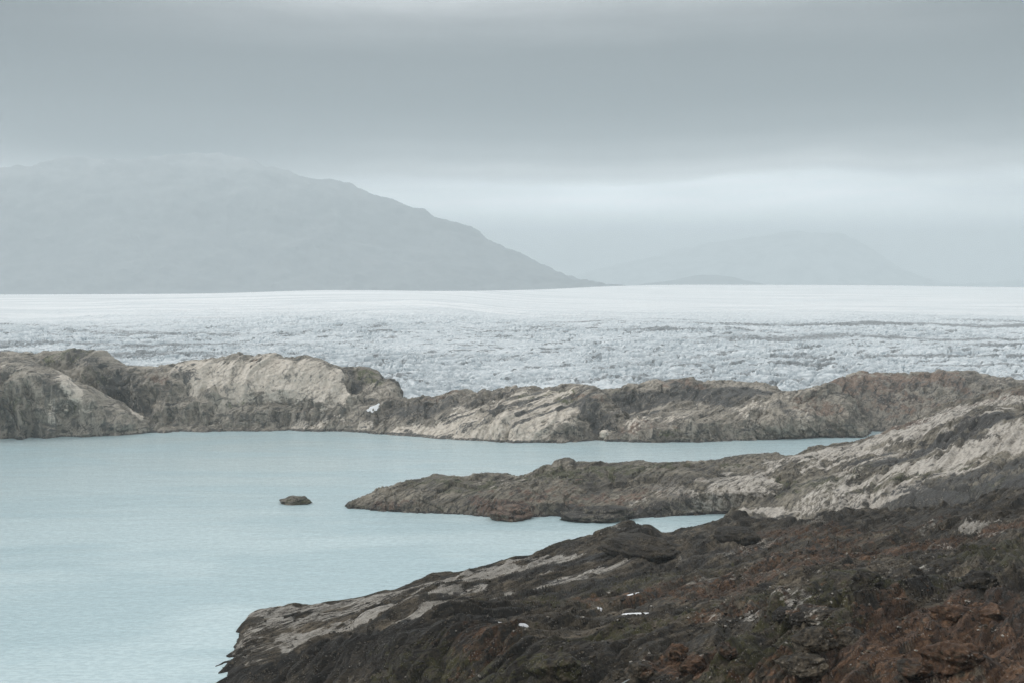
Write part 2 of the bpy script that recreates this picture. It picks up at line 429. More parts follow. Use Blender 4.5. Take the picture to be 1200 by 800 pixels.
# low ledge before the pale dome, and the streaked dome
WL2 = WFAR
s = Sheet(230, 760, 0.8)
s.water(WL2, -24, -9).water(WL2)
s.px([(230, 501), (300, 499), (350, 494), (400, 493), (450, 497), (500, 500), (560, 500), (620, 498), (680, 496), (720, 502), (760, 515)], [(230, 1420), (400, 1425), (450, 1402), (530, 1362), (600, 1322), (650, 1322), (700, 1345), (760, 1330)])
s.px([(230, 492), (300, 481), (330, 478), (370, 480), (410, 483), (450, 480), (500, 483), (540, 480), (600, 476), (650, 470), (690, 472), (720, 486), (745, 508), (760, 516)], [(230, 1432), (400, 1438), (450, 1420), (530, 1395), (600, 1365), (700, 1370), (760, 1345)])
s.px([(230, 490), (300, 476), (340, 473.5), (400, 474), (418, 472), (425, 476), (440, 475), (448, 469), (470, 465), (500, 462), (530, 461), (545, 464), (570, 463), (605, 457), (640, 451), (665, 448.5), (684, 449.5), (700, 456), (716, 470), (735, 492), (748, 510), (760, 516)], [(230, 1440), (400, 1450), (450, 1450), (530, 1450), (600, 1440), (700, 1410), (760, 1360)])
s.rel(40, -9).rel(60, -50)
s.build([6, 40, 50, 56, 16, 8], (222, 250, 728, 758), 8).relief(rocky(1.35, .9, 1.5, 0.7, 1.0, 1.2, 5, 1.3, 2.2))
s.paint([('pale', [(470, 505), (520, 498), (560, 505)], 10, .7), ('pale', [(520, 505), (560, 500), (610, 488), (650, 475)], 20, .8), ('pale', [(540, 488), (600, 472), (640, 460)], 20, .6), ('pale', [(600, 508), (640, 495)], 9, .6), ('pale', [(345, 497), (380, 493)], 6, .55), ('pale', [(395, 494), (430, 496)], 5, .6),
         ('dark', [(470, 476), (500, 480), (525, 472)], 12, .65), ('dark', [(425, 480), (445, 485)], 8, .4), ('moss', [(620, 462), (660, 455)], 12, .65), ('moss', [(640, 466), (690, 466)], 10, .5), ('dark', [(695, 470), (706, 500)], 12, .85), ('rust', [(680, 460), (700, 462)], 8, .6), ('dark', [(260, 490), (330, 486), (400, 487)], 9, .35), ('rust', [(500, 466), (540, 464)], 7, .5), ('dark', [(660, 505), (700, 512)], 8, .4), *veins(18, 490, 640, [(490, 502), (640, 480)], 16, .38, 2.2, 6, ('dark', 'pale', 'dark'))], 5)
s.obj('hill', far_rock).name = 'streaked_dome'
SH['dome'] = s
# back ridge
s = Sheet(660, 960, 0.8)
s.px([(660, 505), (760, 500), (860, 480), (960, 475)], [(660, 1440), (760, 1440), (960, 1540)])
s.px([(660, 492), (740, 488), (800, 478), (850, 470), (900, 466), (960, 475)], [(660, 1490), (800, 1510), (960, 1570)])
s.px([(660, 466), (700, 457), (740, 451), (770, 447.5), (800, 445), (850, 446.5), (885, 450), (902, 454), (910, 462), (925, 470), (960, 478)], [(660, 1540), (800, 1580), (960, 1620)])
s.rel(40, -9).rel(50, -60)
s.build([40, 50, 14, 8], (650, 672, 908, 940), 6).relief(rocky(1.5, 0.9, 1.0, 0.8, 1.0, 1.4, 6, 1.3, 1.2))
s.paint([('dark', [(700, 478), (760, 468), (830, 462), (890, 457)], 20, .85), ('dark', [(700, 480), (750, 488)], 16, .8), ('dark', [(860, 452), (900, 456)], 10, .6), ('rust', [(780, 450), (830, 449)], 9, .55), ('moss', [(835, 455), (850, 460)], 7, .5), ('pale', [(800, 468), (830, 472)], 9, .3), ('moss', [(715, 462), (735, 458)], 7, .5)], 6)  # first dark band paints the shadow gap between this ridge and the shore hump
s.obj('hill', far_rock).name = 'back_ridge'
# low front hump
s = Sheet(690, 1040, 0.8)
s.water(WFAR, -22, -9).water(WFAR)
s.px([(690, 512), (740, 503), (800, 498), (860, 496), (930, 494), (1040, 496)], [(690, 1325), (800, 1326), (900, 1345), (1040, 1365)])
s.px([(690, 512), (710, 504), (726, 496), (745, 488), (770, 484), (800, 480), (830, 476), (870, 469), (900, 464), (930, 460), (965, 456), (1000, 462), (1040, 475)], [(690, 1345), (800, 1372), (900, 1400), (1040, 1420)])
s.rel(40, -8).rel(60, -60)
s.build([6, 44, 56, 14, 8], (684, 716, 985, 1030), 7).relief(rocky(1.35, 0.8, 1.1, .9, 1.0, 1.4, 7, 1.3, 2.0))
s.paint([('pale', [(740, 490), (790, 484)], 9, .45), ('pale', [(860, 474), (920, 465)], 8, .35), ('rust', [(735, 497), (770, 492)], 9, .55), ('dark', [(915, 470), (925, 485)], 8, .5), ('rust', [(930, 470), (980, 475)], 10, .5), ('moss', [(775, 500), (785, 508)], 7, .45), ('dark', [(800, 508), (880, 503)], 7, .3), ('pale', [(870, 480), (880, 500)], 6, .4), ('pale', [(925, 478), (940, 495)], 7, .4)], 7)
s.obj('hill', far_rock).name = 'shore_hump'
# right hill
s = Sheet(880, 1400, 0.9)
s.water(WFAR, 0, -8).water(WFAR, 40)
s.px([(880, 495), (960, 488), (1050, 480), (1200, 470), (1400, 465)], [(880, 1430), (1050, 1440), (1400, 1450)])
s.px([(880, 480), (940, 466), (958, 458), (972, 450), (988, 444.5), (1010, 439.5), (1040, 437), (1070, 436.5), (1120, 437.5), (1155, 441), (1180, 445), (1220, 449), (1400, 455)], [(880, 1480), (960, 1500), (1050, 1520), (1400, 1560)])
s.rel(60, -8).rel(60, -50)
s.build([6, 46, 60, 14, 8], (880, 930, 1390, 1400), 6).relief(rocky(1.5, 0.9, 1.0, .9, 1.0, 1.4, 8, 1.2, 1.2))
s.paint([('rust', [(980, 450), (1040, 445), (1110, 445)], 22, .8), ('dark', [(985, 470), (1050, 462), (1120, 452)], 22, .42), ('rust', [(1000, 465), (1080, 470)], 18, .5), ('dark', [(1010, 470), (1040, 490), (1060, 475)], 14, .4), ('moss', [(1020, 441), (1080, 440)], 9, .5), ('dark', [(1030, 495), (1060, 500)], 10, .45), ('dark', [(1060, 455), (1140, 460)], 14, .3)], 8)
s.obj('hill', far_rock).name = 'rounded_hill'

# ---- peninsula -------------------------------------------------------------
WP = [(380, 594), (400, 594), (440, 597.5), (480, 600), (540, 603), (590, 606.5), (612, 607), (640, 605), (700, 608.5), (735, 608), (790, 603.5), (850, 601.5), (900, 603), (1050, 604)]
s = Sheet(385, 1060, 0.72)
s.water(WP, -20, -8).water(WP)
s.px([(385, 595), (402, 594), (440, 591), (500, 590), (560, 590), (640, 588), (720, 592), (800, 586), (860, 580), (950, 585), (1060, 590)], [(385, 925), (500, 908), (640, 892), (800, 900), (950, 880), (1060, 860)])
s.px([(385, 595), (402, 593.5), (430, 585), (470, 576), (520, 571), (580, 570), (640, 567), (720, 565), (800, 560), (860, 556), (950, 556), (1060, 560)], [(385, 930), (500, 930), (640, 925), (800, 945), (950, 940), (1060, 930)])
s.px([(385, 595), (402, 593), (430, 582), (460, 573), (480, 567), (500, 560), (514, 556), (530, 555.5), (545, 559), (570, 558), (590, 558), (605, 559), (640, 550), (660, 545.5), (700, 543.5), (760, 543), (800, 542.5), (830, 538), (860, 534), (900, 534), (925, 534), (945, 529), (1000, 528), (1060, 528)], [(385, 934), (500, 955), (640, 975), (800, 1010), (925, 1045), (1060, 1050)])
s.rel(35, -7).rel([(385, 20), (600, 40), (1060, 60)], -22)
s.build([6, 46, 60, 60, 14, 8], (396, 412, 1040, 1058), 4).relief(rocky(1.0, 0.8, 0.9, .7, 1.0, 0.6, 10, 1.3, 2.6))
s.paint([('rust', [(575, 598), (612, 600)], 12, .9), ('rust', [(440, 594), (480, 592)], 6, .45), ('rust', [(620, 575), (700, 580), (760, 575)], 16, .4), ('dark', [(660, 600), (700, 597), (740, 602), (785, 597)], 9, .7), ('moss', [(500, 562), (560, 565)], 14, .5), ('moss', [(640, 553), (700, 548), (780, 548)], 14, .6), ('pale', [(560, 562), (600, 563)], 7, .3), ('pale', [(780, 570), (800, 590)], 12, .45), ('pale', [(850, 580), (880, 570)], 16, .55), ('pale', [(900, 560), (940, 545), (960, 530)], 20, .6), ('moss', [(860, 540), (920, 540)], 14, .5), ('dark', [(480, 590), (560, 596), (640, 596)], 8, .35), ('pale', [(740, 590), (800, 575)], 8, .3), ('dark', [(700, 560), (800, 566)], 14, .35), ('pale', [(850, 595), (880, 600)], 8, .6)], 10)
s.obj('terrain', mid_rock).name = 'peninsula'
SH['pen'] = s

# ---- right ridge -----------------------------------------------------------
s = Sheet(820, 1420, 0.72)
s.dz([(820, 870), (1000, 760), (1200, 600), (1420, 520)], [(820, -8), (900, 2), (1000, 6), (1200, 24), (1420, 40)])
s.px([(820, 602), (870, 603), (950, 598), (1000, 595), (1060, 592), (1120, 590), (1200, 575), (1420, 560)], [(820, 890), (900, 860), (1000, 800), (1200, 680), (1420, 600)])
s.px([(820, 596), (870, 585), (950, 572), (1050, 560), (1120, 548), (1200, 536), (1420, 515)], [(820, 905), (900, 900), (1000, 850), (1200, 770), (1420, 700)])
s.px([(820, 592), (870, 567), (950, 552), (1040, 538), (1100, 525), (1150, 514), (1200, 505), (1420, 480)], [(820, 920), (900, 930), (1000, 900), (1200, 840), (1420, 800)])
s.px([(820, 590), (880, 555), (950, 535), (1040, 516), (1090, 500), (1130, 489), (1165, 484), (1200, 486), (1420, 470)], [(820, 940), (900, 965), (1000, 960), (1200, 905), (1420, 860)])
s.px([(820, 590), (880, 545), (940, 530), (985, 519.5), (1010, 515), (1050, 500), (1080, 489), (1100, 478), (1130, 468), (1165, 461), (1200, 457), (1420, 435)], [(820, 960), (900, 1010), (1000, 1070), (1200, 1050), (1420, 1000)])
s.rel(40, -6).rel(80, -40)
s.build([8, 44, 56, 56, 56, 56, 14, 8], (825, 880, 1410, 1420), 6).relief(rocky(1.0, 0.8, 1.4, .5, .8, 0.3, 12, 1.0))
s.paint([('pale', [(930, 535), (990, 522), (1060, 505), (1110, 485)], 26, .62), ('pale', [(1110, 478), (1160, 468), (1200, 465)], 24, .5), ('pale', [(1000, 545), (1060, 525)], 16, .5), ('pale', [(1095, 540), (1150, 525), (1200, 512)], 20, .85), ('pale', [(1180, 500), (1200, 520)], 14, .7), ('pale', [(990, 598), (1030, 586), (1060, 580)], 9, 1.0), ('pale', [(870, 603), (910, 597)], 8, .9), ('pale', [(960, 590), (1010, 575), (1060, 570)], 10, .55), ('pale', [(940, 590), (990, 560)], 14, .45),
         ('dark', [(1060, 535), (1100, 512), (1140, 497), (1175, 490)], 14, 1.0), ('dark', [(1020, 545), (1060, 535)], 10, .6), ('dark', [(960, 600), (1040, 575), (1090, 560)], 9, .35), ('dark', [(1080, 590), (1150, 572), (1200, 560)], 26, .8), ('rust', [(1000, 512), (1080, 492), (1130, 472), (1190, 462)], 12, .7), ('moss', [(930, 570), (1000, 555)], 14, .5), ('moss', [(1130, 572), (1170, 567)], 9, .7), *veins(26, 880, 1150, [(880, 578), (1150, 520)], 38, .33, 2.2, 5), ('moss', [(1010, 565), (1080, 553), (1120, 545)], 12, .4), ('dark', [(1120, 560), (1200, 540)], 16, .6), ('rust', [(1150, 460), (1200, 458)], 14, .5)], 12)
s.obj('terrain', mid_rock).name = 'right_ridge'
SH['ridge'] = s

# ---- near hillside ---------------------------------------------------------
s = Sheet(190, 1420, 0.8)
WD = lambda x, y: (x, H * FA / (y - YH))
s.dz([(190, 120), (600, 60), (1420, 40)], [(190, 60), (600, 96), (1420, 104)])
s.px([(190, 880), (300, 880), (600, 880), (900, 880), (1420, 880)], [(190, 430), (300, 400), (450, 340), (600, 285), (800, 225), (1000, 195), (1200, 165), (1420, 150)])
s.px([(190, 835), (245, 812), (300, 806), (400, 802), (500, 800), (600, 800), (1420, 800)], [(190, 470), (245, 490), (300, 470), (400, 420), (500, 385), (600, 345), (800, 280), (1000, 240), (1200, 200), (1420, 190)])
s.px([(190, 830), (245, 803), (300, 790), (360, 776), (430, 755), (480, 744), (520, 737), (560, 744), (600, 750), (680, 762), (760, 765), (850, 755), (920, 725), (990, 715), (1050, 715), (1100, 715), (1200, 700), (1420, 680)], [(190, 485), (245, 505), (300, 490), (430, 440), (520, 415), (600, 380), (760, 325), (850, 315), (1000, 310), (1200, 270), (1420, 250)])
s.px([(190, 828), (245, 800), (300, 785), (360, 764), (400, 750), (430, 740), (480, 726), (515, 717), (530, 717.5), (560, 727), (600, 739), (680, 747), (760, 742), (850, 716), (920, 690), (985, 672), (1020, 671), (1050, 674), (1100, 668), (1200, 642), (1420, 610)], [(190, 495), (245, 512), (300, 505), (430, 470), (520, 440), (600, 405), (760, 370), (850, 385), (1000, 405), (1200, 370), (1420, 340)])
s.px([(190, 822), (245, 796), (300, 779), (360, 760), (430, 728), (520, 705), (600, 716), (680, 722), (760, 720), (850, 705), (900, 684), (1000, 660), (1100, 654), (1200, 628), (1420, 600)], [(190, 500), (245, 519), (300, 530), (360, 545), (430, 560), (520, 530), (600, 480), (760, 450), (850, 460), (1000, 480), (1200, 430), (1420, 390)])
s.px([(190, 815), (245, 793), (300, 755), (360, 735), (430, 712), (520, 690), (600, 685), (680, 680), (740, 675), (850, 660), (950, 640), (1050, 628), (1200, 605), (1420, 575)], [(190, 505), (245, 524), (300, 556), (360, 582), (430, 612), (520, 632), (600, 620), (740, 590), (850, 590), (1000, 590), (1200, 520), (1420, 470)])
s.px([(190, 810), (225, 800), (250, 782), (265, 765), (280, 738), (292, 722), (310, 716), (340, 712), (400, 704), (450, 692), (500, 679), (550, 666), (585, 656.5), (600, 653.5), (618, 651), (640, 642), (680, 630), (715, 621), (740, 616.5), (755, 617), (766, 623), (776, 629), (800, 623.5), (830, 613), (850, 605.5), (864, 603.5), (880, 610), (920, 609), (960, 606), (1000, 603), (1060, 600), (1100, 595), (1200, 577), (1420, 550)], [WD(190, 810), WD(245, 789), WD(265, 764), WD(280, 738), (310, 620), (400, 646), (500, 690), (600, 745), (680, 780), (740, 785), (800, 810), (864, 850), (920, 800), (1000, 750), (1100, 690), (1200, 630), (1420, 560)])
s.rel([(190, 4), (310, 8), (600, 14), (1420, 30)], [(190, -2), (310, -2.5), (600, -5), (900, -6), (1420, -8)]).rel(25, [(190, -8), (600, -14), (900, -16), (1420, -30)])
s.build([20, 24, 60, 60, 70, 70, 110, 190, 12, 8], (186, 298, 1415, 1420), 2.5)
rk = rocky(0.72, 0.8, 2.3, .4, .6, 0.0, 21, 1.0, 2.2)
def near_relief(P, N):
    H0, h = rk(P, N)
    X, Y, Z = P[..., 0], P[..., 1], P[..., 2]
    s_ = X * SN + Y * CS; p_ = X * CS - Y * SN
    # blocky, lumpy ground close by
    cl = sstep(450 * DS, 300 * DS, Y)
    n = perlin(s_ / 5.5, p_ / 3.0, Z / 3, 80); n2 = perlin(s_ / 2.4, p_ / 1.4, Z / 1.4, 83)
    h = h + cl * (.35 * (0.3 - np.abs(n)) + 0.2 * (0.3 - np.abs(n2)))
    o1 = perlin(s_ / 42, p_ / 8, Z / 9, 86); o1 = np.where(o1 > 0, sstep(0.12, 0.3, o1) * 1.5 + .6 * o1, .5 * o1)
    H0 = H0 + o1 * (0.5 + 0.9 * cl)
    lo_ = 0.4 + 0.6 * sstep(0, 9, np.abs(Z))
    H0 = H0 * lo_ + .8 * (1 - sstep(2, 7, Z)) * perlin(s_ / 16, p_ / 4, 0 * Z, 88)
    h = h * lo_
    return H0, h
s.relief(near_relief)
s.paint([
    *veins(34, 310, 760, [(310, 738), (520, 694), (760, 650)], 20, .30, 1.1, 3), *veins(22, 780, 1120, [(780, 700), (1120, 640)], 45, .30, .9, 4, ('dark', 'rust', 'dark', 'pale'), (.3, .5)),
    # washed pale slabs along the shore
    ('pale', [(345, 745), (400, 737), (440, 722)], 9, .75), ('pale', [(440, 718), (490, 703), (530, 692)], 9, .7), ('pale', [(470, 722), (500, 712), (520, 702)], 4, .85), ('pale', [(300, 735), (350, 728)], 6, .45), ('pale', [(330, 728), (380, 722), (450, 700), (520, 682)], 10, .5),
    ('pale', [(520, 682), (570, 672), (600, 664)], 9, .85), ('pale', [(560, 690), (620, 668), (670, 648)], 5, .6), ('pale', [(600, 668), (650, 650)], 6, .65), ('pale', [(560, 703), (620, 690)], 5, .5), ('pale', [(590, 700), (640, 685), (680, 675)], 3.5, .5), ('pale', [(680, 672), (740, 655)], 4, .55), ('pale', [(840, 650), (900, 630)], 6, .35), ('pale', [(800, 655), (830, 645)], 5, .4), ('pale', [(700, 625), (740, 620)], 5, .35),
    ('pale', [(1130, 616), (1160, 612)], 5, .9), ('pale', [(1100, 640), (1180, 622)], 5, .3), ('pale', [(960, 680), (1020, 668), (1080, 672)], 5, .35),
    ('pale', [(285, 760), (330, 750)], 7, .3), ('pale', [(262, 790), (300, 775)], 5, .3),
    # dark wet rock
    ('dark', [(250, 798), (330, 776), (420, 747), (470, 732)], 10, .9), ('dark', [(400, 770), (480, 745), (540, 735)], 14, .6), ('dark', [(470, 735), (540, 722), (600, 715)], 10, .8), ('dark', [(540, 706), (600, 698), (680, 690), (760, 668)], 9, .7), ('dark', [(610, 672), (680, 655), (740, 640)], 10, .75), ('dark', [(600, 655), (650, 640), (710, 622)], 4, .8), ('dark', [(740, 622), (765, 640)], 10, .7), ('dark', [(770, 668), (850, 640)], 10, .55), ('dark', [(850, 612), (870, 610)], 8, .9), ('dark', [(520, 674), (590, 657)], 3, .6), ('pale', [(283, 722), (340, 713), (420, 702), (500, 683)], 5, .6), ('pale', [(262, 765), (300, 745)], 4, .45), ('dark', [(900, 605), (1000, 612), (1100, 602), (1200, 590)], 22, .4), ('dark', [(640, 730), (800, 715)], 16, .35), ('dark', [(610, 760), (700, 775)], 14, .55), ('dark', [(1170, 690), (1200, 720)], 8, .5),
    # rust-coloured gneiss
    ('rust', [(850, 690), (930, 668), (1000, 648)], 14, 0.65), ('rust', [(960, 660), (1060, 640), (1160, 622)], 16, 0.72), ('rust', [(900, 625), (960, 620)], 10, 0.65), ('rust', [(1080, 720), (1150, 735), (1120, 760)], 14, 1.00), ('rust', [(1020, 780), (1100, 790), (1180, 790)], 12, 0.78), ('rust', [(1060, 735), (1000, 770)], 8, 0.78), ('rust', [(790, 770), (830, 775)], 7, 0.78), ('rust', [(550, 735), (580, 755)], 8, 0.65), ('rust', [(860, 720), (920, 700)], 10, 0.52), ('rust', [(1090, 745), (1150, 765), (1180, 740)], 12, 1.00),
    ('rust', [(720, 700), (820, 690), (900, 665), (980, 640)], 22, 0.55), ('rust', [(880, 640), (1000, 622), (1100, 612)], 16, 0.52), ('rust', [(930, 790), (1000, 775), (1060, 760)], 10, 0.59),
    ('moss', [(600, 700), (700, 690), (800, 670)], 20, 0.45), ('moss', [(900, 700), (980, 690)], 8, 0.78), ('moss', [(1060, 660), (1130, 650), (1190, 640)], 10, 0.65), ('moss', [(860, 790), (960, 760), (1000, 735)], 9, 0.65), ('pale', [(860, 725), (940, 705)], 5, .4), ('pale', [(1040, 690), (1110, 680)], 5, .45), ('pale', [(930, 615), (960, 608)], 4, .5), ('pale', [(1080, 622), (1110, 610)], 4, .5),
    # moss and heath
    ('moss', [(700, 745), (780, 735), (850, 712)], 12, 0.65), ('moss', [(480, 770), (560, 770)], 16, 0.59), ('moss', [(880, 740), (950, 720), (1010, 705)], 12, 0.72), ('moss', [(830, 785), (900, 765)], 8, 0.78), ('moss', [(1000, 695), (1080, 690), (1160, 665)], 14, 0.59), ('moss', [(660, 710), (760, 695)], 16, 0.52), ('moss', [(560, 785), (640, 790)], 10, 0.65)], 21, 0.7)
hill_obj = s.obj('terrain', near_rock); hill_obj.name = 'hillside'
SH['near'] = s

LAB = {
 'sea_cliff': ('grey rock cliff with pale streaks dropping into the lake at the left edge', 'cliff'),
 'bay_cliff': ('dark brown rock wall behind the small bay, below the glacier', 'cliff'),
 'pale_dome': ('broad pale cream rock dome on the far shore', 'hill'),
 'ice_edge_hump': ('small grey-green rock hump between the pale dome and the ice', 'hill'),
 'streaked_dome': ('far shore rock with diagonal pale streaks and a mossy top', 'hill'),
 'back_ridge': ('dark low ridge against the glacier behind the shore hump', 'hill'),
 'shore_hump': ('long low tan rock hump on the far shore right of centre', 'hill'),
 'rounded_hill': ('broad rounded reddish brown hill before the glacier at right', 'hill'),
 'peninsula': ('brown rocky peninsula reaching into the turquoise lake', 'peninsula'),
 'right_ridge': ('pale ice-worn rock ridge rising to the right edge', 'ridge'),
 'hillside': ('dark wet rocky hillside with pale slabs and rusty ground in the foreground', 'hillside'),
}
for n, (l, c) in LAB.items(): tag(bpy.data.objects[n], l, c, 'structure')

# ---------------------------------------------------------------- glacier
m, t, b = new_mat('glacier_ice')
co = t.new('ShaderNodeTexCoord').outputs['Object']
n1 = t.noise(co, 1 / 9, 6, 0.65); n2 = t.noise(co, 1 / 160, 5, 0.6)
col = t.mix(t.rng(n1, 0.35, 0.7), (.62, .675, .70), (.82, .855, .865))
col = t.mix(t.rng(t.attr('deep'), 0.0, 1.0, 0, .8), col, (.14, .20, .24))  # blue crevasse ice, darkened in the colour for shade down the slits
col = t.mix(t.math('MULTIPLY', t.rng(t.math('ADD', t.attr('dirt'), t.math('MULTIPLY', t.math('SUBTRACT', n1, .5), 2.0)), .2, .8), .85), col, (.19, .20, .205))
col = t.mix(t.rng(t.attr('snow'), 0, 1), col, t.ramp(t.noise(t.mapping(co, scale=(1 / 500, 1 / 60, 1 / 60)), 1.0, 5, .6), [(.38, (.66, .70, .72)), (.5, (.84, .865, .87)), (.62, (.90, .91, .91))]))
t.put(b.inputs['Base Color'], col); b.inputs['Roughness'].default_value = 0.6; b.inputs['Specular IOR Level'].default_value = 0.3
bp = t.new('ShaderNodeBump'); bp.inputs['Strength'].default_value = 0.5; bp.inputs['Distance'].default_value = 1.5
t.put(bp.inputs['Height'], t.math('MULTIPLY', n1, 3.0)); t.put(b.inputs['Normal'], bp.outputs[0])
u = np.arange(-300, 1500.5, 1.0)
Dr = np.concatenate([np.arange(1540, 2500, 2.4), np.arange(2500, 3500, 4.4), np.geomspace(3500, 6000, 200)[1:], np.geomspace(6000, 15800, 120)[1:]])
D = np.repeat(Dr[:, None], len(u), 1); X = (u - 600)[None, :] / FA * D
edge = pchip1([(-300, 350), (0, 347.5), (120, 346.5), (250, 344.5), (400, 340.5), (520, 341.5), (620, 340), (720, 335.5), (800, 334), (1000, 334.5), (1200, 337), (1500, 339)], u)[None, :]
De = pchip1([(-300, 5600), (480, 5600), (820, 10500), (1500, 11500)], u)[None, :]                                # the brow of the ice; beyond it the surface falls away a little
zb = H + (YH - edge) / FA * De
tt = np.clip((D - 1900) / (De - 1900), 0, 1)
Z = 10 + (D - 1900) * 0.003
Z = Z * (1 - tt ** 1.25) + zb * tt ** 1.25
Z = np.where(D > De, zb - (D - De) * .0045 * sstep(De, De + 1500, D), Z)
Z = Z - 14 * sstep(1750, 1500, D)
Z = Z + 7 * fbm(X / 500, D / 700, 0 * D, 3, 90) * sstep(1900, 3000, D) * sstep(5600, 4300, D) + 3 * fbm(X / 160, D / 160, 0 * D, 2, 91) * sstep(5600, 4500, D) + 9 * fbm(X / 1500, D / 1800, 0 * D, 3, 93) * sstep(5000, 7000, D) * sstep(De, De - 2500, D)
near = sstep(4700 * (1 + .22 * (De - 5600) / 5400), 3000, D)
# seracs: blocks parted by crossing crevasses, sheared along the flow
wx = 16 * fbm(X / 90, D / 90, 0 * D, 3, 92); wy = 22 * fbm(X / 90, D / 90, 0 * D, 3, 95)
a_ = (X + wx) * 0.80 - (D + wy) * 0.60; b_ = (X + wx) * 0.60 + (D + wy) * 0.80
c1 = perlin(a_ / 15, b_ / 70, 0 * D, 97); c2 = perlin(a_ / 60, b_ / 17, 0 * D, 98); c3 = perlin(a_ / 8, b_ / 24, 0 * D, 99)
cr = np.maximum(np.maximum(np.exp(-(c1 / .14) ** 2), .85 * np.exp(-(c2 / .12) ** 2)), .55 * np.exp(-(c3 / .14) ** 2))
patch = sstep(-0.35, 0.25, fbm(X / 300, D / 420, 0 * D, 3, 101))
amp = near * (0.45 + 0.55 * patch) * (1 + .15 * sstep(2800, 2000, D))
blk = 3.0 * perlin(a_ / 30, b_ / 60, 0 * D, 103) + 3.6 * (0.35 - np.abs(perlin(a_ / 10, b_ / 70, 0 * D, 105))) + 1.3 * (0.35 - np.abs(c3)) + .35 * fbm(a_ / 5, b_ / 12, 0 * D, 2, 104)
Z = Z + amp * (1.35 * blk - 7.5 * cr + 3.0 * perlin(a_ / 60, b_ / 200, 0 * D, 107))
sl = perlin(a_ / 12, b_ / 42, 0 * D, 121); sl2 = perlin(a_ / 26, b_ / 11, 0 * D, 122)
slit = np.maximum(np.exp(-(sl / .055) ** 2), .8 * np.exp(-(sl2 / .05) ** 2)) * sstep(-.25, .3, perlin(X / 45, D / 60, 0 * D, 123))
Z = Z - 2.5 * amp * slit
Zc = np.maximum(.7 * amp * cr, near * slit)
dirt = sstep(0.05, 0.75, fbm(X / 700 , D / 130, 0 * D, 4, 110)) * 0.7 * sstep(5200, 3800, D)
dirt = np.maximum(dirt, 0.9 * np.exp(-((D - 3950 - 60 * fbm(X / 300, 0 * D, 0 * D, 3, 112)) / 60) ** 2) * sstep(-100, 200, X))
dirt = np.maximum(dirt, 0.75 * np.exp(-((D - 3150 - 90 * fbm(X / 200, 0 * D, 0 * D, 3, 113)) / 80) ** 2) * sstep(200, 500, X))
dirt = np.maximum(dirt, .75 * sstep(.2, .7, fbm(a_ / 18, b_ / 70, 0 * D, 4, 116)) * near)
dirt = np.maximum(dirt, np.exp(-((D - 5200 - 60 * fbm(X / 900, 0 * D, 0 * D, 2, 114)) / 50) ** 2) * sstep(-600, -900, X) * 0.6)
dirt = np.maximum(dirt, np.exp(-((D - 5000 - .15 * X - 60 * fbm(X / 900, 0 * D, 0 * D, 2, 118)) / 60) ** 2) * sstep(300, 700, X) * 0.35)
kD = 1 + .22 * (De - 5600) / 5400
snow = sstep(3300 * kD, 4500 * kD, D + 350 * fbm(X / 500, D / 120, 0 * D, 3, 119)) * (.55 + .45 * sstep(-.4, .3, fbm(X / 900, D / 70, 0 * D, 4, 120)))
GP = np.stack([X, D * DS, Z], -1)
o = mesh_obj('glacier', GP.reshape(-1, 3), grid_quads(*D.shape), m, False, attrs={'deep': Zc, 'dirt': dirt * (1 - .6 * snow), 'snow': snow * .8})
tag(o, 'wide white crevassed glacier stretching across the middle distance', 'glacier', 'structure')

# ---------------------------------------------------------------- mountains
m, t, b = new_mat('mountain_rock')
co = t.new('ShaderNodeTexCoord').outputs['Object']
n1 = t.noise(co, 1 / 420, 8, 0.62); n2 = t.noise(t.mapping(co, scale=(1, 1, .35)), 1 / 170, 7, 0.65)
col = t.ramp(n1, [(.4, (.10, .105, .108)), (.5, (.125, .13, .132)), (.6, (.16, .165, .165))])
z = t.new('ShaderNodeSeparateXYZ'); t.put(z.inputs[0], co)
col = t.mix(t.math('MULTIPLY', t.rng(z.outputs[2], 900, 2200), t.rng(n1, .35, .6, .12, .34)), col, (.62, .635, .64))  # upper slopes paled in the colour to mimic fog on the summit
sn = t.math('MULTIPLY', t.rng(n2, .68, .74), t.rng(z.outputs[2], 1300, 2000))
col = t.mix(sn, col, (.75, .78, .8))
t.put(b.inputs['Base Color'], col); b.inputs['Roughness'].default_value = 0.9
bp = t.new('ShaderNodeBump'); bp.inputs['Distance'].default_value = 80; bp.inputs['Strength'].default_value = .6
t.put(bp.inputs['Height'], n2); t.put(b.inputs['Normal'], bp.outputs[0])
def mount(A, seed):
    def fn(P, N):
        X, Y, Z = P[..., 0], P[..., 1], P[..., 2]
        n = perlin(X / 1300, Y / 2400, Z / 1800, seed); n2 = perlin(X / 480, Y / 900, Z / 800, seed + 1)
        return A * (200 * (.3 - np.abs(n)) + 110 * (.3 - np.abs(n2)) + 34 * fbm(X / 200, Y / 200, Z / 200, 4, seed + 2)) * sstep(0, 150, Z)
    return fn
s = Sheet(-420, 780, 1.5)
s.dz(19400, 10).dz(20000, 60)
s.px([(-420, 290), (0, 285), (250, 283), (400, 290), (520, 305), (620, 323), (700, 334), (780, 345)], 22400)
s.px([(-420, 215), (0, 193), (130, 188), (200, 184), (260, 184), (290, 189), (330, 200), (352, 207), (400, 218), (440, 230), (480, 243), (510, 255), (540, 267), (580, 285), (620, 304), (660, 320), (700, 331), (740, 340), (780, 350)], 25000)
s.rel(1800, -500).rel(1200, -1700)
s.build([4, 50, 90, 10, 4]).displace(mount(.8, 130))
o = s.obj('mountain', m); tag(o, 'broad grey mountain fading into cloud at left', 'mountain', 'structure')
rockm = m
m, t, b = new_mat('mist_paled_rock')
co = t.new('ShaderNodeTexCoord').outputs['Object']
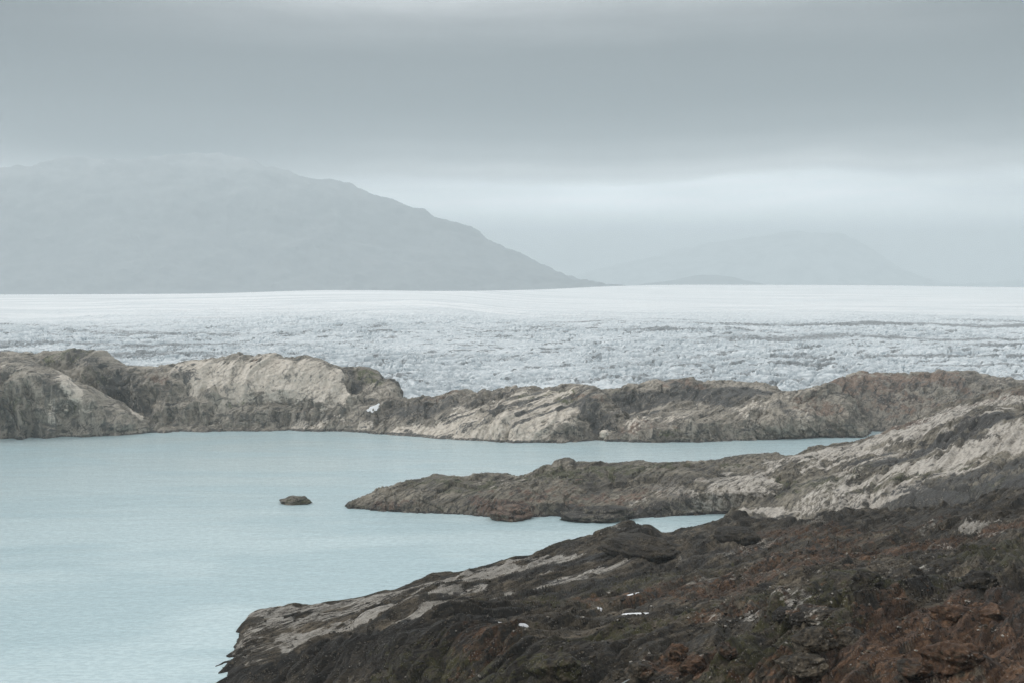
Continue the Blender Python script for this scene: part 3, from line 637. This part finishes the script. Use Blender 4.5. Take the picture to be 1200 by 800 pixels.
t.put(b.inputs['Base Color'], t.ramp(t.noise(t.mapping(co, scale=(1, 1, .4)), 1 / 500, 7, .65), [(.42, (.36, .37, .375)), (.5, (.62, .64, .65)), (.58, (.80, .82, .83))])); b.inputs['Roughness'].default_value = .8  # snow tones, paled in the colour so the mountain fades into mist
s = Sheet(640, 1500, 1.5)
s.dz(56500, 20).dz(57500, 100)
s.px([(640, 338), (760, 325), (860, 305), (960, 295), (1020, 305), (1080, 328), (1150, 338), (1500, 340)], 60500)
s.px([(640, 330), (720, 312), (800, 292), (880, 278), (940, 272), (980, 273), (1000, 281), (1020, 292), (1045, 309), (1070, 322), (1095, 330), (1130, 333), (1200, 330), (1500, 325)], 64000)
s.rel(1000, -300).rel(800, -1200)
s.build([4, 40, 70, 8, 4]).displace(mount(.7, 140))
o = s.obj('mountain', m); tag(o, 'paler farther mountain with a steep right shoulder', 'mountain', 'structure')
s = Sheet(700, 960, 1.2)
s.dz(37500, 20).px([(700, 344), (760, 337), (820, 331), (870, 334), (960, 344)], 39000)
s.px([(700, 343), (760, 333), (800, 327), (825, 322.5), (850, 323), (880, 330), (920, 337), (960, 344)], 41000)
s.rel(300, -80).rel(300, -120)
s.build([20, 30, 6, 4]).displace(mount(.25, 150))
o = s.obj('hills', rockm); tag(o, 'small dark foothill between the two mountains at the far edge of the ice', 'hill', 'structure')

# ---------------------------------------------------------------- ground and lake
m, t, b = new_mat('lake_bed_silt'); b.inputs['Base Color'].default_value = (.16, .16, .15, 1); b.inputs['Roughness'].default_value = .9
gx = np.array([[-29000, -400, -14], [29000, -400, -14], [29000, 68000 * DS, -14], [-29000, 68000 * DS, -14]])
tag(mesh_obj('ground', gx, np.array([[0, 1, 2, 3]]), m, False), 'grey silt ground lying under the lake and the ice', 'ground', 'structure')

m, t, b = new_mat('lake_water')
co = t.new('ShaderNodeTexCoord').outputs['Object']
nb = t.noise(t.mapping(co, scale=(1 / 160, 1 / 60, 1)), 1.0, 4, .55, .4)
w1 = t.noise(t.mapping(co, rot=(0, 0, RAD(8)), scale=(1 / 3.0, 1 / 1.7, 1)), 1.0, 6, .65, .3)
w2 = t.noise(t.mapping(co, rot=(0, 0, RAD(-6)), scale=(1 / 24, 1 / 10, 1)), 1.0, 4, .55)
calm = t.rng(nb, .42, .58)
t.put(b.inputs['Base Color'], t.mix(t.rng(w1, .40, .60, .30, 0), t.mix(calm, (.495, .635, .668), (.575, .705, .728)), (.28, .41, .45)))  # ripple shading is put into the colour as well as the bump
t.put(b.inputs['Roughness'], t.rng(nb, .3, .7, .2, .09)); b.inputs['IOR'].default_value = 1.33; b.inputs['Specular IOR Level'].default_value = .42
bp = t.new('ShaderNodeBump'); bp.inputs['Distance'].default_value = 1.0
t.put(bp.inputs['Strength'], t.rng(nb, .35, .65, .75, .35))
t.put(bp.inputs['Height'], t.math('ADD', t.math('MULTIPLY', w1, .55), t.math('MULTIPLY', w2, .9))); t.put(b.inputs['Normal'], bp.outputs[0])
gx = np.array([[-1200, 60, 0], [1200, 60, 0], [1200, 1700 * DS, 0], [-1200, 1700 * DS, 0]])
tag(mesh_obj('lake', gx, np.array([[0, 1, 2, 3]]), m, False), 'calm milky turquoise glacial lake', 'lake', 'structure')

# ---------------------------------------------------------------- boulders and outcrops
import bmesh
_ico = {}
def ico(n):
    if n not in _ico:
        bm = bmesh.new(); bmesh.ops.create_icosphere(bm, subdivisions=n, radius=1)
        v = np.array([q.co[:] for q in bm.verts]); f = np.array([[q.index for q in p.verts] for p in bm.faces]); bm.free()
        _ico[n] = (v, f)
    return _ico[n]
def boulder(name, label, at, size, rot, mat, seed, masks=None, sub=5, cut=0.78, sink=.34, cat='rock', lump=.24, tilt=0.0):
    """size: (width across, depth, height) in metres; a faceted, worn block bedded in the ground"""
    v, f = ico(sub); v = v.copy()
    r = np.random.default_rng(seed)
    for _ in range(9):                                     # planes split off the faces of the block
        n = r.normal(size=3); n[2] = n[2] * .6 + .15; n /= np.linalg.norm(n)
        d = v @ n; ex = np.maximum(d - r.uniform(cut - .12, cut + .18), 0)
        v -= ex[:, None] * n * .92
    dirn = v / np.linalg.norm(v, axis=1, keepdims=True)
    q_ = v[:, 0] * .55 + v[:, 2] * 1.0 + .25 * perlin(v[:, 0] * 2, v[:, 1] * 2, v[:, 2] * 2, seed % 40)
    fr = q_ * 3.2 - np.floor(q_ * 3.2)
    v += dirn * (.09 * (np.where(fr < .8, fr / .8, (1 - fr) / .2) - .5) * sstep(-.2, .3, perlin(v[:, 0], v[:, 1], v[:, 2] * 1.5, seed % 30)))[:, None]
    v += dirn * (.05 * fbm(v[:, 0] * 6, v[:, 1] * 6, v[:, 2] * 7, 3, seed % 45))[:, None]
    v += dirn * (lump * fbm(v[:, 0] * 1.4, v[:, 1] * 1.4, v[:, 2] * 2.2, 4, seed % 50))[:, None]
    v *= np.array(size) / 2 * np.array([1, 1, 1.25])
    ca, sa = math.cos(tilt), math.sin(tilt)
    v = v @ np.array([[ca, 0, sa], [0, 1, 0], [-sa, 0, ca]])
    c, s_ = math.cos(rot), math.sin(rot)
    v = v @ np.array([[c, s_, 0], [-s_, c, 0], [0, 0, 1]])
    v[:, 2] += size[2] * (0.5 - sink)
    at_ = dict(pale=0, rust=0, moss=0, dark=0); at_.update(masks or {})
    nv = len(v)
    o = mesh_obj(name, v, f, mat, True, {a: np.full(nv, x) for a, x in at_.items()}, tuple(at))
    return tag(o, label, cat)
nr = SH['near']
def near_at(x, y): return nr.pick(x, y)
def mpp(p): return p[1] / F                                # metres per unit of the frame at that distance
def rock_on(sheet, x, y, w, h, label, rot=0, mat=None, dpt=1.3, name='boulder', seed=0, **kw):
    p = sheet.pick(x, y); k = mpp(p)
    return boulder(name, label, p, (w * k, w * k * dpt, h * k), rot, mat or near_rock, seed, **kw)

k = 945 / FA
boulder('boulder', 'low brown rock islet standing alone in the turquoise lake', (-119.5, 946 * DS, 0), (36 * k, 15, 9.5 * k), 0, mid_rock, 3, dict(moss=.5), sink=.3)
rock_on(nr, 862, 626, 52, 22, 'dark hump of rock on the shore crest by the tip of the inlet', .5, seed=5, masks=dict(dark=.55), name='rock_outcrop', sink=.62, dpt=1.2, cut=.95, lump=.12)
rock_on(nr, 650, 792, 66, 32, 'big mossy boulder with a flat pale edge at the bottom of the slope', .5, seed=8, masks=dict(moss=.55), dpt=1.0, tilt=.12)
rock_on(nr, 790, 772, 36, 26, 'upright rust red boulder beside a darker one', .3, seed=11, masks=dict(rust=.8), dpt=1.0)
rock_on(nr, 812, 784, 34, 22, 'orange stained boulder in front of the rust red boulder', .9, seed=12, masks=dict(rust=.95), dpt=.9)
rock_on(nr, 852, 766, 22, 15, 'small dark red wedge of rock right of the orange boulder', .4, seed=14, masks=dict(rust=.55, dark=.3), tilt=.35)
rock_on(nr, 752, 786, 30, 14, 'low brown block left of the orange boulder', .2, seed=15, masks=dict(rust=.35))
rock_on(nr, 722, 790, 17, 10, 'small round grey stone above the meltwater puddle', 0, seed=16)
rock_on(nr, 995, 684, 62, 17, 'long grey slab with a dark undercut face on the stony rise', .62, seed=18, dpt=1.5, tilt=.22, masks=dict(moss=.4), name='rock_slab')
rock_on(nr, 1012, 682, 38, 18, 'hooded green-black boulder at the upper end of the long slab', .4, seed=19, dpt=1.1, tilt=.1, masks=dict(dark=.55, moss=.5))
rock_on(nr, 917, 722, 28, 15, 'dark angular block on the left of the stony rise', .2, seed=20, masks=dict(dark=.9))
rock_on(nr, 936, 728, 22, 12, 'dark curved rock just right of the dark angular block', .7, seed=21, masks=dict(dark=.7), tilt=.3)
rock_on(nr, 962, 722, 56, 14, 'tan rounded slab in the middle of the stony rise', .6, seed=22, masks=dict(pale=.25, rust=.3), dpt=1.4, name='rock_slab', tilt=.1)
rock_on(nr, 955, 754, 44, 20, 'smooth grey slab leaning against its neighbour below the tan slab', .6, seed=23, dpt=1.3, name='rock_slab', tilt=.25)
rock_on(nr, 992, 750, 44, 20, 'smooth grey slab with a pinkish back beside the long crack', .6, seed=24, dpt=1.3, name='rock_slab', tilt=.25)
rock_on(nr, 940, 782, 46, 17, 'lowest smooth grey slab near the bottom of the slope', .6, seed=25, dpt=1.4, name='rock_slab', tilt=.2)
rock_on(nr, 1150, 684, 42, 20, 'dark arched boulder with a pale rim on the right', .5, seed=26, masks=dict(dark=.6), dpt=1.0, tilt=.15)
rock_on(nr, 1116, 722, 44, 20, 'smooth rust brown boulder at the top of the red ground', .4, seed=27, masks=dict(rust=1.0), dpt=1.2)
rock_on(nr, 1158, 728, 58, 26, 'largest rust brown boulder on the red ground, at its right end', .4, seed=28, masks=dict(rust=1.0), dpt=1.2)
rock_on(nr, 1120, 775, 70, 34, 'flat-faced red rock at the foot of the rust brown boulders', .5, seed=29, masks=dict(rust=1.0), dpt=1.0, tilt=.1)
rock_on(nr, 1065, 786, 40, 14, 'dark reddish slab left of the flat-faced red rock', .6, seed=30, masks=dict(rust=.6, dark=.3), dpt=1.3, name='rock_slab', tilt=.2)
rock_on(nr, 750, 640, 64, 24, 'large black rounded rock knoll on the shore of the inlet', .65, seed=31, masks=dict(dark=.4), dpt=1.8, name='rock_outcrop', sink=.5, cut=.9, lump=.16)
rock_on(SH['dome'], 707, 508, 13, 9, 'pale grey boulder at the foot of the streaked far shore rock', .3, mat=far_rock, seed=33, masks=dict(pale=.9), sink=.45, cut=.95, lump=.12)
rock_on(SH['pen'], 597, 604, 50, 17, 'reddish rounded rock at the waterline of the peninsula', .1, mat=mid_rock, seed=34, masks=dict(rust=.8), dpt=.8, sink=.3)
rock_on(SH['pen'], 700, 606, 84, 19, 'long dark flat rock at the waterline of the peninsula', .15, mat=mid_rock, seed=35, masks=dict(dark=.6), dpt=.5, sink=.3)

# snow patches left in hollows: thin wind-packed lenses lying on the ground
m, t, b = new_mat('old_snow')
co = t.new('ShaderNodeTexCoord').outputs['Object']
t.put(b.inputs['Base Color'], t.mix(t.noise(co, 1.2, 5), (.70, .72, .73), (.86, .87, .87))); b.inputs['Roughness'].default_value = .6
snow_mat = m
def patch(name, label, x, y, w, d, sheet=nr, mat=snow_mat, th=.12, rot=.15, cat='snow patch', sd=1, q=.78):
    p = sheet.pick(x, y); kk = mpp(p); W = w * kk / 2
    R, A = 10, 48
    V = [[0, 0, th]]
    ang = np.linspace(0, 2 * np.pi, A, endpoint=False)
    edge_ = 1 + .6 * perlin(np.cos(ang) * 1.6, np.sin(ang) * 1.6, 0 * ang, sd) + .4 * perlin(np.cos(ang) * 5, np.sin(ang) * 5, 0 * ang, sd + 3)
    for i in range(1, R + 1):
        r_ = i / R
        for a, e in zip(ang, edge_):
            q0 = W * r_ * e * math.cos(a); q1 = d / 2 * r_ * e * math.sin(a)
            V.append([q0 * math.cos(rot) - q1 * math.sin(rot), q0 * math.sin(rot) + q1 * math.cos(rot), th * (1 - r_ ** 3) - .3 * r_ ** 6])
    V = np.array(V)
    # follow the ground under it
    flat = sheet.P.reshape(-1, 3); near_ = flat[(np.abs(flat[:, 0] - p[0]) < W * 1.8 + 3) & (np.abs(flat[:, 1] - p[1]) < d + W + 4)]
    r2 = ((near_[:, 0] - p[0]) / (W + 1)) ** 2 + ((near_[:, 1] - p[1]) / (d / 2 + 1)) ** 2
    loc = near_[r2 < 1.2] - p
    cf = np.linalg.lstsq(np.c_[loc[:, :2], np.ones(len(loc))], loc[:, 2], rcond=None)[0]
    res = loc[:, 2] - (loc[:, :2] @ cf[:2] + cf[2])
    V[:, 2] += V[:, :2] @ cf[:2] + cf[2] + np.quantile(res, q)
    T = [[0, 1 + i, 1 + (i + 1) % A] for i in range(A)]
    for i in range(R - 1):
        for j in range(A):
            a0, a1 = 1 + i * A + j, 1 + i * A + (j + 1) % A
            T += [[a0, a0 + A, a1 + A], [a0, a1 + A, a1]]
    return tag(mesh_obj(name, V, np.array(T), mat, True, None, tuple(p)), label, cat)
patch('snow_patch', 'longest thin strip of white snow on the dark slope', 746, 717, 36, 2.6, sd=2)
patch('snow_patch', 'short white snow strip above the longest strip on the dark slope', 741, 693, 20, 2.6, sd=5)
patch('snow_patch', 'small white snow patch beside a thin sliver, below the pale slabs', 612, 723, 15, 2.4, sd=8)
patch('snow_patch', 'thin sliver of snow left of the small snow patch', 586, 726, 15, 1.8, sd=11)
patch('snow_patch', 'tiny bright fleck of snow above the longest snow strip', 703, 712, 6, 1.2, sd=14)
patch('snow_patch', 'white glimpse of glacier ice in the notch left of the streaked far shore rock', 436, 476, 15, 3, sheet=SH['dome'], th=.1, rot=0, sd=18, q=.97)  # lens added to stand for glacier ice glimpsed through the notch
m, t, b = new_mat('puddle_water'); b.inputs['Base Color'].default_value = (.20, .22, .22, 1); b.inputs['Roughness'].default_value = .08
patch('puddle', 'grey meltwater puddle between boulders at the bottom edge', 712, 796, 40, 7, mat=m, th=.05, rot=.15, cat='puddle', sd=20, q=.35)

# rubble strewn over the slope: nobody could count it
v0, f0 = ico(1)
P = nr.P; sx, sy = nr.screen()
w = np.zeros(sx.shape, np.float32)
vis = (sx > 240) & (sx < 1230) & (sy < 815) & (P[..., 1] > 180 * DS)
for (cx, cy, rx, ry, a) in ((1040, 690, 120, 30, 1.0), (930, 720, 90, 35, .8), (1100, 740, 120, 50, .5), (800, 720, 200, 30, .3), (1000, 650, 200, 30, .35), (650, 720, 150, 40, .2), (480, 760, 140, 30, .15), (780, 780, 120, 20, .4)):
    w = np.maximum(w, a * np.exp(-((sx - cx) / rx) ** 2 - ((sy - cy) / ry) ** 2))
w = (w + .05) * vis
cell = np.gradient(sx, axis=1) * np.abs(np.gradient(sy, axis=0))
w = (w * np.clip(cell, 0, 5)).ravel().astype(float); w /= w.sum()
N = 9000
idx = rng.choice(len(w), N, p=w)
C = P.reshape(-1, 3)[idx]
sz = np.minimum(rng.lognormal(-1.0, .5, N), 1.05) * np.clip(C[:, 1] / (380 * DS), .6, 1.3) * .5
V = np.empty((N, len(v0), 3))
a = rng.uniform(0, 6.28, N)
jit = 1 + .28 * rng.normal(size=(N, len(v0), 1)).clip(-2, 2)
sc = rng.uniform(.6, 1.5, (N, 1, 3)) * np.array([1, 1, .62]) * sz[:, None, None]
L = v0[None] * jit * sc
V[..., 0] = L[..., 0] * np.cos(a)[:, None] - L[..., 1] * np.sin(a)[:, None]
V[..., 1] = L[..., 0] * np.sin(a)[:, None] + L[..., 1] * np.cos(a)[:, None]
V[..., 2] = L[..., 2] + .15 * sz[:, None]
V += C[:, None, :]
tri = (f0[None] + (np.arange(N) * len(v0))[:, None, None]).reshape(-1, 3)
rep = lambda q: np.repeat(q, len(v0))
pale_ = np.where(rng.random(N) < .22, rng.uniform(.3, .7, N), 0)
rust_ = np.where(rng.random(N) < .3, rng.uniform(.3, .9, N), 0) * (sx.ravel()[idx] > 800)
dark_ = np.where(rng.random(N) < .3, .7, 0)
o = mesh_obj('rubble', V.reshape(-1, 3), tri, near_rock, False, dict(pale=rep(pale_), rust=rep(rust_), moss=rep(0 * rust_), dark=rep(dark_)))
tag(o, 'loose stones and rubble strewn over the dark hillside', 'rubble', 'stuff')

# ---------------------------------------------------------------- air
m = bpy.data.materials.new('haze_air'); m.use_nodes = True; t = NT(m.node_tree); t.n.clear()
out = t.new('ShaderNodeOutputMaterial'); vol = t.new('ShaderNodeVolumePrincipled')
vol.inputs['Color'].default_value = (.812, .918, .965, 1); vol.inputs['Density'].default_value = 0.76e-4; vol.inputs['Anisotropy'].default_value = 0.0
t.l.new(vol.outputs[0], out.inputs['Volume'])
x0, x1, y0, y1, z0, z1 = -30000, 30000, -600, 68600 * DS, -15.5, 2320
hv = np.array([[x0, y0, z0], [x1, y0, z0], [x1, y1, z0], [x0, y1, z0], [x0, y0, z1], [x1, y0, z1], [x1, y1, z1], [x0, y1, z1]])
hf = np.array([[0, 3, 2, 1], [4, 5, 6, 7], [0, 1, 5, 4], [1, 2, 6, 5], [2, 3, 7, 6], [3, 0, 4, 7]])
tag(mesh_obj('haze', hv, hf, m, False), 'pale grey haze filling the valley', 'haze', 'stuff')

# ---------------------------------------------------------------- sky and sun
SUN_EL, SUN_AZ = RAD(44), RAD(-72)       # azimuth from +Y towards +X
world = bpy.data.worlds.new('World'); scene.world = world; world.use_nodes = True
t = NT(world.node_tree); t.n.clear()
wo = t.new('ShaderNodeOutputWorld'); bg = t.new('ShaderNodeBackground'); t.l.new(bg.outputs[0], wo.inputs[0])
sky = t.new('ShaderNodeTexSky', sky_type='NISHITA'); sky.sun_disc = False; sky.sun_elevation = SUN_EL; sky.sun_rotation = SUN_AZ
sky.altitude = 300; sky.air_density = 1.0; sky.dust_density = 2.0
dirv = t.new('ShaderNodeTexCoord').outputs['Generated']
sp = t.new('ShaderNodeSeparateXYZ'); t.put(sp.inputs[0], dirv)
dx, dz = sp.outputs[0], sp.outputs[2]
wob = t.math('MULTIPLY', t.math('SUBTRACT', t.noise(t.mapping(dirv, scale=(3, 3, 12)), 1.0, 5, .55, .3), .5), .04)
zz = t.math('ADD', dz, wob)
S = 10.0                                  # the strength below is 0.1
g = lambda v, tint=(1, 1, 1): tuple(v * S * c for c in tint)
blue = (.955, 1.0, 1.03)
low = t.ramp(t.math('MULTIPLY', zz, 2.9), [(0.0, g(1.7, blue)), (.10, g(1.8, blue)), (.15, g(2.0, blue)), (.19, g(2.2, blue)), (.235, g(1.7, blue)), (.28, g(.7)), (.33, g(.25)), (.38, g(.06)), (.44, g(.0)), (.53, g(.03)), (.61, g(.14)), (.70, g(.34)), (1.0, g(.7))], 'EASE')
# brighter opening above the middle, darker corners: thinner and thicker cloud
def lobe(cx, cz, rx, rz):
    a_ = t.math('POWER', t.math('DIVIDE', t.math('SUBTRACT', dx, cx), rx), 2.0)
    b_ = t.math('POWER', t.math('DIVIDE', t.math('SUBTRACT', dz, cz), rz), 2.0)
    return t.math('POWER', 2.718, t.math('MULTIPLY', t.math('ADD', a_, b_), -1.0))
k1 = t.math('MULTIPLY', lobe(0.0, .25, .2, .06), .9)
k2 = t.math('MULTIPLY', lobe(-.44, .22, .16, .12), -.8)
k3 = t.math('MULTIPLY', lobe(.44, .22, .13, .12), -.75)
k4 = t.math('MULTIPLY', lobe(.2, .07, .2, .03), .2)
k5 = t.math('MULTIPLY', lobe(-.27, .116, .15, .032), -.97)
kk = t.math('ADD', k5, t.math('ADD', t.math('ADD', k1, k2), t.math('ADD', t.math('ADD', k3, k4), 1.0)))
cl = t.math('ADD', t.math('MULTIPLY', t.noise(t.mapping(dirv, scale=(4, 4, 22)), 1.0, 6, .58, .3), 1.6), .2)
low = t.mix(1.0, low, t.math('MULTIPLY', kk, cl), 'MULTIPLY')
hi = t.ramp(dz, [(0.25, g(.72)), (.6, g(.92)), (1.0, g(1.05))])
cloud = t.mix(t.rng(dz, .28, .42), low, hi)
# a thin share of the clear sky above shows through the overcast
full = t.mix(0.06, cloud, sky.outputs[0])
t.put(bg.inputs[0], full); bg.inputs[1].default_value = 0.1

sl = bpy.data.lights.new('sun', 'SUN'); sl.energy = 1.5; sl.angle = RAD(20); sl.color = (1.0, .97, .93)
so = bpy.data.objects.new('sun', sl); COL.objects.link(so)
d = np.array([math.cos(SUN_EL) * math.sin(SUN_AZ), math.cos(SUN_EL) * math.cos(SUN_AZ), math.sin(SUN_EL)])
from mathutils import Vector
so.rotation_euler = Vector(d).to_track_quat('Z', 'Y').to_euler(); so.location = (0, 0, 600)

# ---------------------------------------------------------------- camera and render
cam = bpy.data.cameras.new('camera'); co_ = bpy.data.objects.new('camera', cam); COL.objects.link(co_)
cam.sensor_width = 36; cam.lens = 36 * F / 1200; cam.shift_y = -(400 - YH) / 1200
cam.clip_start = 1; cam.clip_end = 150000
co_.location = (0, 0, H); co_.rotation_euler = (RAD(90), 0, 0)
scene.camera = co_
scene.view_settings.view_transform = 'Standard'; scene.view_settings.look = 'None'
scene.view_settings.exposure = 0.0; scene.view_settings.gamma = 1.0; scene.view_settings.use_curve_mapping = False
scene.cycles.use_denoising = True; scene.cycles.denoising_prefilter = 'FAST'
scene.cycles.max_bounces = 6; scene.cycles.diffuse_bounces = 3; scene.cycles.glossy_bounces = 2; scene.cycles.volume_bounces = 1
